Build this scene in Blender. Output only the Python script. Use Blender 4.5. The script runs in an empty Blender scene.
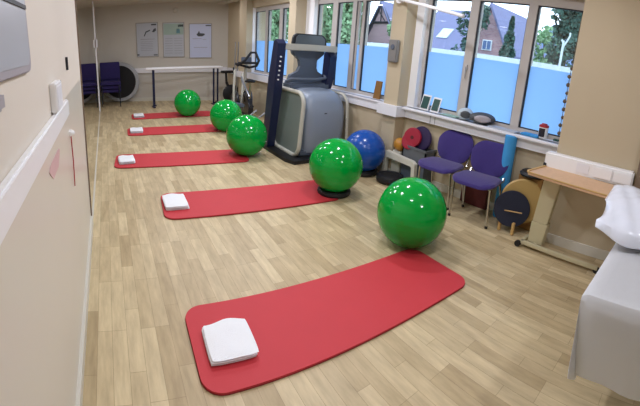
import bpy, bmesh, math, random
from mathutils import Vector, Matrix
random.seed(7)
PI = math.pi
scene = bpy.context.scene
C = scene.collection

# ------------------------------------------------------------ camera (a phone panorama: cylindrical)
H, CX, YAW, PITCH, ROLL, F, Y0 = 1.58, .218, .574, .218, .067, 375.751, 130.464
f_ = Vector((math.sin(YAW)*math.cos(PITCH), math.cos(YAW)*math.cos(PITCH), -math.sin(PITCH)))
r_ = Vector((math.cos(YAW), -math.sin(YAW), 0)); u_ = r_.cross(f_)
r2 = math.cos(ROLL)*r_ + math.sin(ROLL)*u_; u2 = -math.sin(ROLL)*r_ + math.cos(ROLL)*u_
cd = bpy.data.cameras.new('camera'); cam = bpy.data.objects.new('camera', cd); C.objects.link(cam)
m_ = Matrix((r2, u2, -f_)).transposed().to_4x4(); m_.translation = (CX, 0, H); cam.matrix_world = m_
cd.type = 'PANO'; cd.panorama_type = 'CENTRAL_CYLINDRICAL'
cd.central_cylindrical_range_u_min = -320/F; cd.central_cylindrical_range_u_max = 320/F
cd.central_cylindrical_range_v_min = (Y0-406)/F; cd.central_cylindrical_range_v_max = Y0/F
cd.central_cylindrical_radius = 1
scene.camera = cam

# ------------------------------------------------------------ sky, exposure
SKY = 3.6
LAMP = 212.0
w = bpy.data.worlds.new('overcast_sky'); scene.world = w; w.use_nodes = True
bg = w.node_tree.nodes['Background']; bg.inputs[0].default_value = (.78, .89, 1.0, 1); bg.inputs[1].default_value = SKY
vs = scene.view_settings
scene.display_settings.display_device = 'sRGB'
vs.view_transform = 'Standard'; vs.look = 'None'; vs.gamma = 1; vs.use_curve_mapping = False; vs.exposure = 0.0
scene.cycles.max_bounces = 8
scene.cycles.sample_clamp_indirect = 6

# ------------------------------------------------------------ materials
def lin(h):
    h = h.lstrip('#'); o = []
    for i in (0, 2, 4):
        v = int(h[i:i+2], 16)/255; o.append(v/12.92 if v <= .04045 else ((v+.055)/1.055)**2.4)
    return (*o, 1)
def mat(name, col, rough=.5, metal=0, var=.06, scale=8, coat=0, bump=0, bscale=60, spec=.5, sheen=0):
    m = bpy.data.materials.new(name); m.use_nodes = True; nt = m.node_tree; b = nt.nodes['Principled BSDF']
    c = lin(col) if isinstance(col, str) else (*col, 1)
    b.inputs['Roughness'].default_value = rough; b.inputs['Metallic'].default_value = metal
    b.inputs['Coat Weight'].default_value = coat; b.inputs['Specular IOR Level'].default_value = spec
    b.inputs['Sheen Weight'].default_value = sheen
    tc = nt.nodes.new('ShaderNodeTexCoord'); n = nt.nodes.new('ShaderNodeTexNoise'); n.inputs['Scale'].default_value = scale; n.inputs['Detail'].default_value = 4
    nt.links.new(tc.outputs['Object'], n.inputs['Vector'])
    mx = nt.nodes.new('ShaderNodeMix'); mx.data_type = 'RGBA'
    mx.inputs['A'].default_value = tuple(v*(1-var) for v in c[:3])+(1,); mx.inputs['B'].default_value = tuple(min(1, v*(1+var)) for v in c[:3])+(1,)
    nt.links.new(n.outputs['Fac'], mx.inputs['Factor']); nt.links.new(mx.outputs['Result'], b.inputs['Base Color'])
    if bump:
        n2 = nt.nodes.new('ShaderNodeTexNoise'); n2.inputs['Scale'].default_value = bscale; nt.links.new(tc.outputs['Object'], n2.inputs['Vector'])
        bp = nt.nodes.new('ShaderNodeBump'); bp.inputs['Strength'].default_value = bump; bp.inputs['Distance'].default_value = .01
        nt.links.new(n2.outputs['Fac'], bp.inputs['Height']); nt.links.new(bp.outputs['Normal'], b.inputs['Normal'])
    return m
def floor_mat():
    m = bpy.data.materials.new('oak_laminate'); m.use_nodes = True; nt = m.node_tree; N = nt.nodes; L = nt.links; b = N['Principled BSDF']
    tc = N.new('ShaderNodeTexCoord'); mp = N.new('ShaderNodeMapping'); mp.inputs['Rotation'].default_value = (0, 0, PI/2)
    L.new(tc.outputs['Object'], mp.inputs['Vector'])
    br = N.new('ShaderNodeTexBrick'); br.inputs['Scale'].default_value = 1; br.inputs['Brick Width'].default_value = .46; br.inputs['Row Height'].default_value = .082
    br.inputs['Mortar Size'].default_value = .0009; br.offset = .37; br.offset_frequency = 3; br.squash = 1
    br.inputs['Color1'].default_value = lin('#d8c7a0'); br.inputs['Color2'].default_value = lin('#b6a27c'); br.inputs['Mortar'].default_value = lin('#9a8664'); br.inputs['Bias'].default_value = -.1
    L.new(mp.outputs['Vector'], br.inputs['Vector'])
    mp2 = N.new('ShaderNodeMapping'); mp2.inputs['Scale'].default_value = (16, 2.6, 1); L.new(tc.outputs['Object'], mp2.inputs['Vector'])
    n = N.new('ShaderNodeTexNoise'); n.inputs['Scale'].default_value = 1.5; n.inputs['Detail'].default_value = 6; n.inputs['Roughness'].default_value = .6; L.new(mp2.outputs['Vector'], n.inputs['Vector'])
    cr = N.new('ShaderNodeValToRGB'); cr.color_ramp.elements[0].position = .3; cr.color_ramp.elements[0].color = (.72, .68, .63, 1); cr.color_ramp.elements[1].position = .7; cr.color_ramp.elements[1].color = (1.12, 1.1, 1.06, 1)
    L.new(n.outputs['Fac'], cr.inputs['Fac'])
    mx = N.new('ShaderNodeMix'); mx.data_type = 'RGBA'; mx.blend_type = 'MULTIPLY'; mx.inputs['Factor'].default_value = .8
    L.new(br.outputs['Color'], mx.inputs['A']); L.new(cr.outputs['Color'], mx.inputs['B']); L.new(mx.outputs['Result'], b.inputs['Base Color'])
    b.inputs['Roughness'].default_value = .42; b.inputs['Specular IOR Level'].default_value = .45
    return m
def glass_mat():
    m = bpy.data.materials.new('window_glass'); m.use_nodes = True; nt = m.node_tree; N = nt.nodes; nt.nodes.remove(N['Principled BSDF'])
    t = N.new('ShaderNodeBsdfTransparent'); t.inputs[0].default_value = (.93, .97, 1, 1); g = N.new('ShaderNodeBsdfGlossy'); g.inputs['Roughness'].default_value = .02
    mx = N.new('ShaderNodeMixShader'); mx.inputs[0].default_value = .06
    nt.links.new(t.outputs[0], mx.inputs[1]); nt.links.new(g.outputs[0], mx.inputs[2]); nt.links.new(mx.outputs[0], N['Material Output'].inputs['Surface'])
    return m
def film_mat():
    m = bpy.data.materials.new('frosted_film'); m.use_nodes = True; nt = m.node_tree; N = nt.nodes; N.remove(N['Principled BSDF'])
    t = N.new('ShaderNodeBsdfTranslucent'); t.inputs[0].default_value = (.235, .45, .80, 1); d = N.new('ShaderNodeBsdfDiffuse'); d.inputs[0].default_value = (.62, .72, .8, 1)
    mx = N.new('ShaderNodeMixShader'); mx.inputs[0].default_value = .15
    nt.links.new(t.outputs[0], mx.inputs[1]); nt.links.new(d.outputs[0], mx.inputs[2]); nt.links.new(mx.outputs[0], N['Material Output'].inputs['Surface'])
    return m
def emit_mat(name, col, s):
    m = bpy.data.materials.new(name); m.use_nodes = True; nt = m.node_tree; N = nt.nodes; N.remove(N['Principled BSDF'])
    e = N.new('ShaderNodeEmission'); e.inputs[0].default_value = lin(col); e.inputs[1].default_value = s; nt.links.new(e.outputs[0], N['Material Output'].inputs['Surface'])
    return m
def brick_mat(name, c1, c2, mo, sc):
    m = mat(name, c1, .9); nt = m.node_tree; b = nt.nodes['Principled BSDF']; br = nt.nodes.new('ShaderNodeTexBrick'); tc = nt.nodes.new('ShaderNodeTexCoord')
    mp = nt.nodes.new('ShaderNodeMapping'); mp.inputs['Rotation'].default_value = (0, PI/2, PI/2); nt.links.new(tc.outputs['Object'], mp.inputs['Vector']); nt.links.new(mp.outputs['Vector'], br.inputs['Vector'])
    br.inputs['Scale'].default_value = sc; br.inputs['Color1'].default_value = lin(c1); br.inputs['Color2'].default_value = lin(c2); br.inputs['Mortar'].default_value = lin(mo)
    nt.links.new(br.outputs['Color'], b.inputs['Base Color']); return m
M = dict(
    wallleft=mat('pale_peach_wall_paint', '#e3dacb', .7, var=.03, scale=2, bump=.05, bscale=150),
    wall=mat('cream_wall_paint', '#c4b598', .75, var=.03, scale=2, bump=.05, bscale=150),
    wallpanel=mat('pale_gloss_wall_paint', '#dcd6c8', .3, var=.03, scale=2, spec=.6),
    wallback=mat('magnolia_wall_paint', '#cdc8bd', .8, var=.03, scale=2),
    ceil=mat('ceiling_paint', '#cfc8ba', .85, var=.02),
    floor=floor_mat(), white=mat('white_plastic', '#f6f6f6', .35, var=.02), skirt=mat('white_gloss_paint', '#d6d2c4', .35, var=.02),
    trunk=mat('white_trunking_plastic', '#eeeef2', .4, var=.02), upvc=mat('window_frame_plastic', '#c0bab4', .45, var=.03), gasket=mat('black_gasket', '#20242c', .6),
    glass=glass_mat(), film=film_mat(), mirror=mat('mirror_silver', (.62, .60, .55), .015, 1, var=.0),
    red=mat('red_foam', '#c8343c', .62, var=.05, scale=5, bump=.12, bscale=260), redside=mat('dark_red_foam_edge', '#8e2228', .7),
    towel=mat('white_towelling', '#f8fafc', .95, var=.02, bump=.35, bscale=180, sheen=.3),
    green=mat('green_ball_vinyl', '#00a03a', .12, var=.03, spec=.45), blue=mat('blue_ball_vinyl', '#1650a8', .22, var=.04), plug=mat('white_plug', '#d8e8d8', .5),
    black=mat('black_rubber', '#16161a', .55), blackgloss=mat('black_plastic', '#1c1e24', .3), purple=mat('purple_fabric', '#35256e', .9, var=.1, scale=30, sheen=.3, bump=.2, bscale=400),
    darkpurple=mat('dark_purple_fabric', '#2a2058', .9, var=.1), chrome=mat('chrome', '#b8b6b2', .2, 1), navy=mat('navy_paint', '#1a2244', .35), grey=mat('grey_shell', '#8a95a4', .38, var=.04, scale=3),
    greyp=mat('grey_side_panel', '#78837f', .5, var=.05), cream=mat('cream_tube_paint', '#bebdb0', .4), darkgrey=mat('dark_grey_plastic', '#5a6472', .45), screen=mat('console_face', '#565f66', .3),
    wood=mat('beech_wood', '#d6b08a', .45, var=.12, scale=20), woodlight=mat('plywood_edge', '#c9a468', .55, var=.12, scale=18), woodside=mat('brown_board', '#8c6530', .6, var=.1), creammetal=mat('cream_metal', '#c8bf9c', .4),
    sheet=mat('white_bed_sheet', '#fafbfc', .9, var=.02, scale=3, bump=.15, bscale=12), pillow=mat('plastic_pillow_cover', '#e3e8f2', .22, var=.03, bump=.3, bscale=9, coat=.3),
    bedframe=mat('dark_bed_frame', '#3a342e', .5), redweight=mat('crimson_vinyl', '#a32038', .4), orange=mat('amber_vinyl', '#b9802a', .4), darkblue=mat('dark_blue_rubber', '#182038', .6), violet=mat('dark_violet_vinyl', '#33264e', .45),
    crate=mat('grey_crate_plastic', '#62666a', .5), stepp=mat('off_white_plastic', '#d2d0c2', .5), maroon=mat('maroon_box', '#5a1c1c', .7), foam=mat('light_blue_foam', '#3f9ad8', .8), bluefoam=mat('deep_blue_foam', '#1f5a98', .8),
    board=mat('grey_notice_board', '#b4aeb4', .35), paper=mat('poster_paper', '#b9bdc4', .35, var=.03), paperb=mat('pale_blue_poster_paper', '#c6cee8', .35, var=.03), ink=mat('dark_print', '#4c5054', .6), palegreen=mat('pale_green_print', '#a3b8ac', .6), inklight=mat('grey_print', '#9a9aa0', .6), posterframe=mat('poster_frame', '#a39c90', .4), cyanink=mat('cyan_print', '#7fb4c0', .5),
    trampmat=mat('black_mesh', '#111113', .7), trampframe=mat('grey_white_trim', '#a6a8aa', .5), dgreen=mat('green_card', '#28504a', .5), pgreen=mat('pale_green_paper', '#9ab8a8', .6), silver=mat('grey_metal_box', '#8f8c88', .4, .3),
    leaf=mat('tree_leaves', '#84a67e', .8, var=.45, scale=.9), leafdark=mat('fir_needles', '#3c5c52', .8, var=.35, scale=1), bark=mat('bark', '#4d4438', .9),
    slate=mat('slate_roof', '#686c8e', .8, var=.12, scale=3), slateb=mat('blue_slate_roof', '#56709c', .8, var=.14, scale=2), brick=brick_mat('red_brick', '#a8868a', '#93707a', '#a5a0a6', 3), pinkwall=brick_mat('pink_brick', '#d6b0ba', '#c49ca8', '#b8b0b8', 3),
    timber=mat('dark_timber', '#31343e', .7), ground=mat('tarmac', '#6f7478', .9), pale=mat('pale_boundary_paint', '#b9c6cc', .8), winwhite=mat('white_window_paint', '#e2eaf0', .5),
    tape=mat('red_tape', '#b03038', .5), pink=mat('pale_pink', '#d8b4b4', .4), bauble=mat('brown_garland', '#6a5848', .7), yellow=mat('yellow_disc', '#b89a5c', .5), plugm=mat('black_hub', '#222226', .5),
    greylabel=mat('red_label', '#b02a30', .4), darklabel=mat('dark_label', '#26222c', .4), doorwood=mat('brown_door_frame', '#7c6a58', .5), crutch=mat('grey_crutch', '#9a9ca0', .3, .6),
    lamp=emit_mat('ceiling_lamp_glow', '#f0f2ff', LAMP), lampdim=emit_mat('dim_ceiling_lamp_glow', '#f4f2fa', LAMP*.42),
)

# ------------------------------------------------------------ helpers
class MB:
    def __init__(s): s.b = bmesh.new()
    def poly(s, vs):
        return s.b.faces.new([s.b.verts.new(v) for v in vs])
    def hexa(s, lo, hi):           # two 4-point rings
        a = [s.b.verts.new(p) for p in lo]; c = [s.b.verts.new(p) for p in hi]
        s.b.faces.new(a[::-1]); s.b.faces.new(c)
        for i in range(4): j = (i+1) % 4; s.b.faces.new((a[i], a[j], c[j], c[i]))
        return s
    def box(s, x0, x1, y0, y1, z0, z1):
        return s.hexa([(x0, y0, z0), (x1, y0, z0), (x1, y1, z0), (x0, y1, z0)], [(x0, y0, z1), (x1, y0, z1), (x1, y1, z1), (x0, y1, z1)])
    def wbox(s, y0, y1, n0, n1, z0, z1):      # along the window wall; n = distance in front of the glass line
        q = [(wx(y0, n1), y0), (wx(y0, n0), y0), (wx(y1, n0), y1), (wx(y1, n1), y1)]
        return s.hexa([(x, y, z0) for x, y in q], [(x, y, z1) for x, y in q])
    def prism(s, pts, vec):        # planar outline swept by vec
        vec = Vector(vec); a = [s.b.verts.new(p) for p in pts]; c = [s.b.verts.new(Vector(p)+vec) for p in pts]
        s.b.faces.new(a[::-1]); s.b.faces.new(c); n = len(pts)
        for i in range(n): j = (i+1) % n; s.b.faces.new((a[i], a[j], c[j], c[i]))
        return s
    def tube(s, pts, r, seg=10, closed=False, rr=None):
        P = [Vector(p) for p in pts]; n = len(P); rings = []; up = None
        for i, p in enumerate(P):
            if closed: t = (P[(i+1) % n]-P[i-1]).normalized()
            else: t = (P[min(i+1, n-1)]-P[max(i-1, 0)]).normalized()
            if up is None:
                up = Vector((0, 0, 1)) if abs(t.z) < .9 else Vector((1, 0, 0))
            a = t.cross(up)
            if a.length < 1e-5: a = t.orthogonal()
            a.normalize(); b = a.cross(t).normalized(); up = b
            q = rr[i] if rr else r
            rings.append([s.b.verts.new(p+a*q*math.cos(k*2*PI/seg)+b*q*math.sin(k*2*PI/seg)) for k in range(seg)])
        for i in range(n if closed else n-1):
            A, B = rings[i], rings[(i+1) % n]
            for k in range(seg): j = (k+1) % seg; s.b.faces.new((A[k], A[j], B[j], B[k]))
        if not closed: s.b.faces.new(rings[0][::-1]); s.b.faces.new(rings[-1])
        return s
    def lathe(s, prof, o=(0, 0, 0), axis=(0, 0, 1), seg=32):
        ax = Vector(axis).normalized(); a = ax.orthogonal().normalized(); b = ax.cross(a); o = Vector(o); rings = []
        for r, h in prof:
            if r < 1e-6: rings.append([s.b.verts.new(o+ax*h)])
            else: rings.append([s.b.verts.new(o+ax*h+(a*math.cos(2*PI*k/seg)+b*math.sin(2*PI*k/seg))*r) for k in range(seg)])
        for A, B in zip(rings, rings[1:]):
            for k in range(seg):
                j = (k+1) % seg
                if len(A) == 1 and len(B) == 1: continue
                if len(A) == 1: s.b.faces.new((A[0], B[k], B[j]))
                elif len(B) == 1: s.b.faces.new((A[k], A[j], B[0]))
                else: s.b.faces.new((A[k], A[j], B[j], B[k]))
        return s
    def cyl(s, p0, p1, r, seg=16, r1=None):
        p0 = Vector(p0); d = Vector(p1)-p0
        return s.lathe([(0, 0), (r, 0), (r if r1 is None else r1, d.length), (0, d.length)], p0, d, seg)
    def ball(s, c, r, sx=1, sy=1, sz=1, seg=32):
        n = max(8, seg//2); mat_ = Matrix.Translation(c) @ Matrix.Diagonal((r*sx, r*sy, r*sz, 1))
        bmesh.ops.create_uvsphere(s.b, u_segments=seg, v_segments=n, radius=1, matrix=mat_); return s
    def bevel(s, w, seg=2):
        bmesh.ops.bevel(s.b, geom=list(s.b.edges), offset=w, segments=seg, affect='EDGES', clamp_overlap=True); return s
    def rot(s, m): bmesh.ops.transform(s.b, matrix=m, verts=s.b.verts); return s
    def build(s, name, m, parent=None, smooth=True, loc=None):
        bmesh.ops.recalc_face_normals(s.b, faces=s.b.faces)
        me = bpy.data.meshes.new(name); s.b.to_mesh(me); s.b.free()
        ms = m if isinstance(m, (list, tuple)) else [m]
        for x in ms: me.materials.append(M[x])
        if smooth:
            me.polygons.foreach_set('use_smooth', [True]*len(me.polygons)); me.set_sharp_from_angle(angle=math.radians(35))
        o = bpy.data.objects.new(name, me); C.objects.link(o)
        if parent: o.parent = parent
        if loc: o.location = loc
        return o
def wx(y, n=0): return 3.977 - .038*y - n
def by(x): return 11.0 - .25*x          # the back wall runs slightly askew
def tag(o, label, cat, group=None, kind=None):
    o['label'] = label; o['category'] = cat
    if group: o['group'] = group
    if kind: o['kind'] = kind
    return o
def struct(o, label=None):
    o['kind'] = 'structure'
    if label: o['label'] = label
    return o
def thing(name, label, cat, loc=(0, 0, 0), rz=0, group=None):
    o = bpy.data.objects.new(name, None); C.objects.link(o); o.location = loc; o.rotation_euler = (0, 0, rz); o.empty_display_size = .1
    return tag(o, label, cat, group)
def dup(o, loc=None, rz=None, label=None, cat=None):
    r = o.copy(); C.objects.link(r)
    if loc is not None: r.location = loc
    if rz is not None: r.rotation_euler = (0, 0, rz)
    if label: r['label'] = label
    for ch in [x for x in bpy.data.objects if x.parent == o]:
        c = ch.copy(); C.objects.link(c); c.parent = r
        for g in [x for x in bpy.data.objects if x.parent == ch]:
            d = g.copy(); C.objects.link(d); d.parent = c
    return r
def rrect(w, h, r, n=6, cx=0, cy=0):
    out = []
    for sx, sy, a0 in ((1, 1, 0), (-1, 1, PI/2), (-1, -1, PI), (1, -1, 1.5*PI)):
        for k in range(n+1):
            a = a0+k*PI/2/n; out.append((cx+sx*(w/2-r)+r*math.cos(a), cy+sy*(h/2-r)+r*math.sin(a)))
    return out

# ------------------------------------------------------------ room shell
CE = 2.66
struct(MB().box(-.1, 4.5, -2.2, 11.4, -.12, 0).build('floor', 'floor'))
struct(MB().box(-.1, 4.6, -2.2, 11.4, CE, CE+.12).build('ceiling', 'ceil'))
lw = MB().box(-.12, 0, -2.2, 3.19, 1.335, CE).box(-.12, 0, 9.33, 11.2, 0, CE).box(-.12, -.012, 3.19, 9.33, 0, CE)
struct(lw.build('wall_left', 'wallleft'))
lp = struct(MB().box(-.12, 0, -2.2, 3.19, 0, 1.335).build('wall_left_dado', 'wallpanel'))
mb = MB(); mb.hexa([(-.1, by(-.1), 0), (4.4, by(4.4), 0), (4.4, by(4.4)+.15, 0), (-.1, by(-.1)+.15, 0)], [(-.1, by(-.1), CE), (4.4, by(4.4), CE), (4.4, by(4.4)+.15, CE), (-.1, by(-.1)+.15, CE)])
struct(mb.build('wall_back', 'wallback'))
struct(MB().box(-.12, 4.6, -2.3, -2.2, 0, CE).build('wall_front', 'wall'))
# window wall: solid piers between three bays
BAYS = [(1.21, 3.42, .12), (3.66, 6.0, .16), (6.24, 8.30, .16)]      # y0, y1, depth of the wall under the sill
ZS, ZT = .93, 2.29
WR = [(-2.2, 1.21, .40, 0, CE), (3.42, 3.66, .28, 0, CE), (6.0, 6.24, .31, 0, CE), (8.30, 8.72, .25, 0, CE), (8.72, 10.4, .02, 0, CE)]
for a, b, n in BAYS: WR += [(a, b, n, 0, ZS-.03), (a, b, .10, ZT+.09, CE)]
for a, b, n, z0, z1 in WR: struct(MB().wbox(a, b, -.25, n, z0, z1).build('wall_right', 'wall', smooth=False))
# white window reveals on the side faces of the piers
for i, (a, b, n) in enumerate(BAYS):
    o = MB().wbox(b-[.12, .25, .012][i], b, .0, .10, ZS, ZT+.09).build('trim_%d' % (i+1), 'white'); struct(o, 'white painted window reveal')
# skirting
struct(MB().box(0, .018, -2.2, 3.19, 0, .085).build('baseboard_left', 'skirt'))
mb = MB(); mb.hexa([(0, by(0)-.02, 0), (3.6, by(3.6)-.02, 0), (3.6, by(3.6), 0), (0, by(0), 0)], [(0, by(0)-.02, .1), (3.6, by(3.6)-.02, .1), (3.6, by(3.6), .1), (0, by(0), .1)])
struct(mb.build('baseboard_back', 'skirt'))
mb = MB(); mb.wbox(.42, 1.21, .40, .42, 0, .09); mb.wbox(1.21, 1.23, .12, .42, 0, .09); mb.wbox(1.27, 3.42, .12, .14, 0, .09); mb.wbox(3.40, 3.68, .28, .30, 0, .09); mb.wbox(3.68, 6.0, .16, .18, 0, .09)
struct(mb.build('baseboard_right', 'skirt'))
struct(MB().wbox(.30, .42, .39, .46, 0, CE).build('trim_4', 'doorwood'), 'brown door frame')
# sill boards
for i, (a, b, n) in enumerate(BAYS):
    struct(MB().wbox(a, b, .0, .24 if i == 0 else .22, ZS-.03, ZS).bevel(.006).build('trim_%d' % (5+i), 'trunk'), 'pale window sill board')
struct(MB().wbox(-2.2, 10.3, .10, .30, CE-.06, CE).build('trim_8', 'ceil'), 'boxed ceiling edge above the windows')

# windows
def window(idx, y0, y1, mull, sash=None):
    z0, z1 = ZS, ZT+.09
    root = bpy.data.objects.new('window_%d' % idx, None); C.objects.link(root); struct(root, 'aluminium framed window with frosted film over its lower half')
    fr = MB().wbox(y0, y1, -.06, .03, z0, z0+.045).wbox(y0, y1, -.06, .03, ZT, z1).wbox(y0, y0+.045, -.06, .03, z0, z1).wbox(y1-.045, y1, -.06, .03, z0, z1)
    for a, b in mull: fr.wbox(a, b, -.06, .035, z0+.045, ZT)
    fr.build('window_frame', 'upvc', root, smooth=False)
    edges = [y0+.045]+[v for ab in mull for v in ab]+[y1-.045]
    for k in range(0, len(edges), 2):
        a, b = edges[k], edges[k+1]
        g = MB().wbox(a, a+.012, 0, .02, z0+.045, ZT).wbox(b-.016, b, 0, .02, z0+.045, ZT).wbox(a, b, 0, .02, ZT-.012, ZT).wbox(a, b, 0, .02, z0+.045, z0+.057)
        g.build('gasket', 'gasket', root, smooth=False)
        MB().wbox(a, b, -.012, -.006, z0+.045, ZT).build('window_pane', 'glass', root, smooth=False)
        f = MB(); f.poly([(wx(a, -.002), a, z0+.05), (wx(b, -.002), b, z0+.05), (wx(b, -.002), b, 1.655), (wx(a, -.002), a, 1.655)])
        f.build('frosted_film', 'film', root, smooth=False)
    return root
w1 = window(1, 1.18, 3.30, [(1.84, 1.94), (2.56, 2.67)])
w2 = window(2, 3.66, 5.79, [(3.86, 3.93), (4.50, 4.56), (4.70, 4.79), (5.17, 5.30)])
w3 = window(3, 6.30, 8.32, [(6.58, 6.66), (7.0, 7.12), (7.66, 7.76)])
MB().wbox(2.60, 2.63, .035, .055, 1.50, 1.56).wbox(2.607, 2.623, .055, .07, 1.40, 1.54).build('window_handle', 'upvc', w1)
# leaning opened sash in the middle window
sb = MB(); a = (wx(4.62, .03), 4.62, ZS+.05); b = (wx(4.50, .10), 4.50, ZT-.02)
sb.tube([(wx(4.66, .02), 4.66, ZS+.06), (wx(4.57, .09), 4.57, ZT-.02)], .022, 4)
sb.build('opened_sash_edge', 'upvc', w2)

# dado trunking along the window wall (one run of straight pieces)
tr = MB()
for y0, y1, n0, n1 in ((1.26, 3.36, .12, .18), (3.36, 3.72, .28, .34), (3.72, 5.95, .16, .20), (5.95, 6.29, .31, .37), (6.29, 8.25, .16, .24), (8.25, 8.77, .25, .31), (8.77, 10.0, .02, .08)):
    tr.wbox(y0, y1, n0, n1, .795, .93)
tr.wbox(3.36, 3.42, .18, .28, .795, .93)
t_ = tr.build('cable_trunking', 'trunk', smooth=False); tag(t_, 'long pale dado trunking running below the window sills and around the columns', 'trunking')
for ya in (2.93, 2.86): MB().wbox(ya, ya+.006, .18, .184, .80, .925).build('trunking_joint', 'inklight', t_, smooth=False)
t2 = thing('socket_trunking', 'white trunking with double sockets on the plain wall beside the bed pillow', 'trunking')
mb = MB().wbox(.44, 1.29, .40, .48, .735, .89); mb.bevel(.014, 3).build('trunking_body', 'white', t2)
for ya in (.63, .45):
    s_ = MB().wbox(ya, ya+.17, .48, .492, .765, .865); s_.bevel(.005).build('double_socket', 'white', t2)
MB().wbox(.85, .97, .48, .485, .77, .86).bevel(.003).build('blank_plate', 'trunk', t2)
MB().wbox(1.262, 1.29, .44, .49, .75, .78).build('end_clip', 'gasket', t2)

# left wall trunking, mirror
t3 = MB().box(0, .024, -1.5, 1.84, 1.262, 1.342).bevel(.006).build('wall_ledge_trunking', 'white')
tag(t3, 'white ledge-like trunking on the near left wall running back to the mirror', 'trunking')
t3.location = (0, 0, 0)
mr = thing('wall_mirror', 'tall wall mirror on the far left wall reflecting the purple chairs', 'mirror', (0, 6.26, 0))
MB().box(-.012, .006, -3.07, 3.05, .03, CE-.02).build('mirror_glass', 'mirror', mr, smooth=False)
MB().box(-.012, .022, 3.05, 3.07, 0, CE-.02).build('end_strip', 'white', mr, smooth=False)
MB().box(-.012, .014, -3.07, 3.05, 0, .03).build('bottom_strip', 'skirt', mr, smooth=False)
MB().box(-.012, .012, -3.085, -3.07, 0, CE-.02).build('near_edge_strip', 'doorwood', mr, smooth=False)
MB().box(.022, .055, 2.98, 3.05, 1.57, 1.76).bevel(.006).build('bracket', 'white', mr)

# ------------------------------------------------------------ ceiling lamps
lamp0 = None
for k, (x, y) in enumerate([(1.2, 1.2), (2.65, 1.2), (1.3, 3.0), (2.6, 3.0), (1.45, 4.95), (2.6, 5.2), (1.3, 6.8), (2.7, 6.4), (1.9, -.75), (1.3, 8.8), (2.7, 8.8)]):  # the lamp behind the camera is unseen, added to brighten the bed
    if lamp0 is None:
        lamp0 = thing('ceiling_light', 'round recessed white ceiling light out of view; the one behind the camera is added to brighten the bed', 'ceiling light', (x, y, CE), 0, 'round ceiling lights')
        MB().lathe([(.095, -.001), (.12, -.012), (.125, -.001)], seg=24).build('ring', 'white', lamp0)
        MB().lathe([(0, -.005), (.095, -.005)], seg=24).build('diffuser', 'lamp', lamp0)
    elif x > 2 and y < 2 or y > 8:
        if 'lamp1' not in globals():
            lamp1 = thing('ceiling_light', 'round recessed white ceiling light out of view; the one behind the camera is added to brighten the bed', 'ceiling light', (x, y, CE), 0, 'round ceiling lights')
            MB().lathe([(.095, -.001), (.12, -.012), (.125, -.001)], seg=24).build('ring', 'white', lamp1)
            MB().lathe([(0, -.005), (.095, -.005)], seg=24).build('diffuser', 'lampdim', lamp1)
        else: dup(lamp1, (x, y, CE))
    else: dup(lamp0, (x, y, CE))

# ------------------------------------------------------------ mats, towels, balls
def mat_thing(first, x, y, a, label):
    if first: return dup(first, (x, y, 0), a, label)
    t = thing('exercise_mat', label, 'exercise mat', (x, y, 0), a, 'red exercise mats in a row')
    L, W = 1.85, .615
    mb = MB(); o = [(p[0], p[1], .002) for p in rrect(L, W, .11, 8)]; mb.prism(o, (0, 0, .006)); mb.build('mat_edge', 'redside', t)
    mb = MB(); o = [(p[0], p[1], .006) for p in rrect(L-.004, W-.004, .108, 8)]; mb.prism(o, (0, 0, .0105)); mb.build('mat_surface', 'red', t)
    return t
mats = [(1.505, 1.612, -.034, 'large red mat nearest the camera with a towel on its left end'),
        (1.615, 3.38, -.07, 'second red mat from the camera, between the nearest mat and the third'),
        (1.19, 4.95, -.09, 'third red mat from the camera, lying furthest left toward the mirror'),
        (1.471, 6.75, -.05, 'fourth red mat from the camera, second from the back wall'),
        (1.655, 8.25, -.04, 'red mat furthest from the camera, in front of the parallel bars')]
m0 = None
for a in mats:
    o = mat_thing(m0, *a); m0 = m0 or o

def towel(x, y, w, d, rz, h, label, seed):
    t = thing('folded_towel', label, 'towel', (x, y, .0165), rz, 'white folded towels on the mats')
    rnd = random.Random(seed); n = 4; lh = h/n
    for k in range(n):
        b = bmesh.new(); nx, ny = 12, 10; off = (rnd.uniform(-.006, .006), rnd.uniform(-.006, .006)); g = {}
        ww, dd = w-rnd.uniform(0, .012), d-rnd.uniform(0, .012)
        for s_ in (0, 1):
            for i in range(nx+1):
                for j in range(ny+1):
                    u, v = i/nx*2-1, j/ny*2-1
                    e = (1-abs(u)**8)*(1-abs(v)**8); zz = lh*(k+s_)+(-1 if s_ else 1)*(1-e)*lh*.42
                    wob = .0025*math.sin(5*u+seed)*math.cos(4*v+k)*(1 if k == n-1 and s_ else .3)
                    c = 1-.04*(abs(u)*abs(v))**4
                    g[s_, i, j] = b.verts.new((off[0]+u*ww/2*c, off[1]+v*dd/2*c+(.012*math.sin(3*u+seed) if j == ny else 0), zz+(wob if s_ else 0)))
        for s_ in (0, 1):
            for i in range(nx):
                for j in range(ny): b.faces.new((g[s_, i, j], g[s_, i+1, j], g[s_, i+1, j+1], g[s_, i, j+1]))
        for i in range(nx):
            for j in (0, ny): b.faces.new((g[0, i, j], g[0, i+1, j], g[1, i+1, j], g[1, i, j]))
        for j in range(ny):
            for i in (0, nx): b.faces.new((g[0, i, j], g[0, i, j+1], g[1, i, j+1], g[1, i, j]))
        mb = MB(); mb.b.free(); mb.b = b; mb.build('towel_fold', 'towel', t)
    return t
towel(.775, 1.61, .255, .275, -.06, .04, 'white folded towel on the left end of the nearest red mat', 1)
towel(.825, 3.455, .235, .33, -.02, .045, 'white folded towel on the left end of the second red mat', 2)
towel(.425, 4.985, .22, .31, .05, .045, 'white folded towel on the left end of the third red mat', 3)
towel(.72, 6.79, .235, .33, -.05, .045, 'white folded towel on the fourth red mat from the camera', 4)
towel(.89, 8.26, .23, .36, -.02, .045, 'white folded towel on the mat furthest from the camera', 5)

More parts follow.
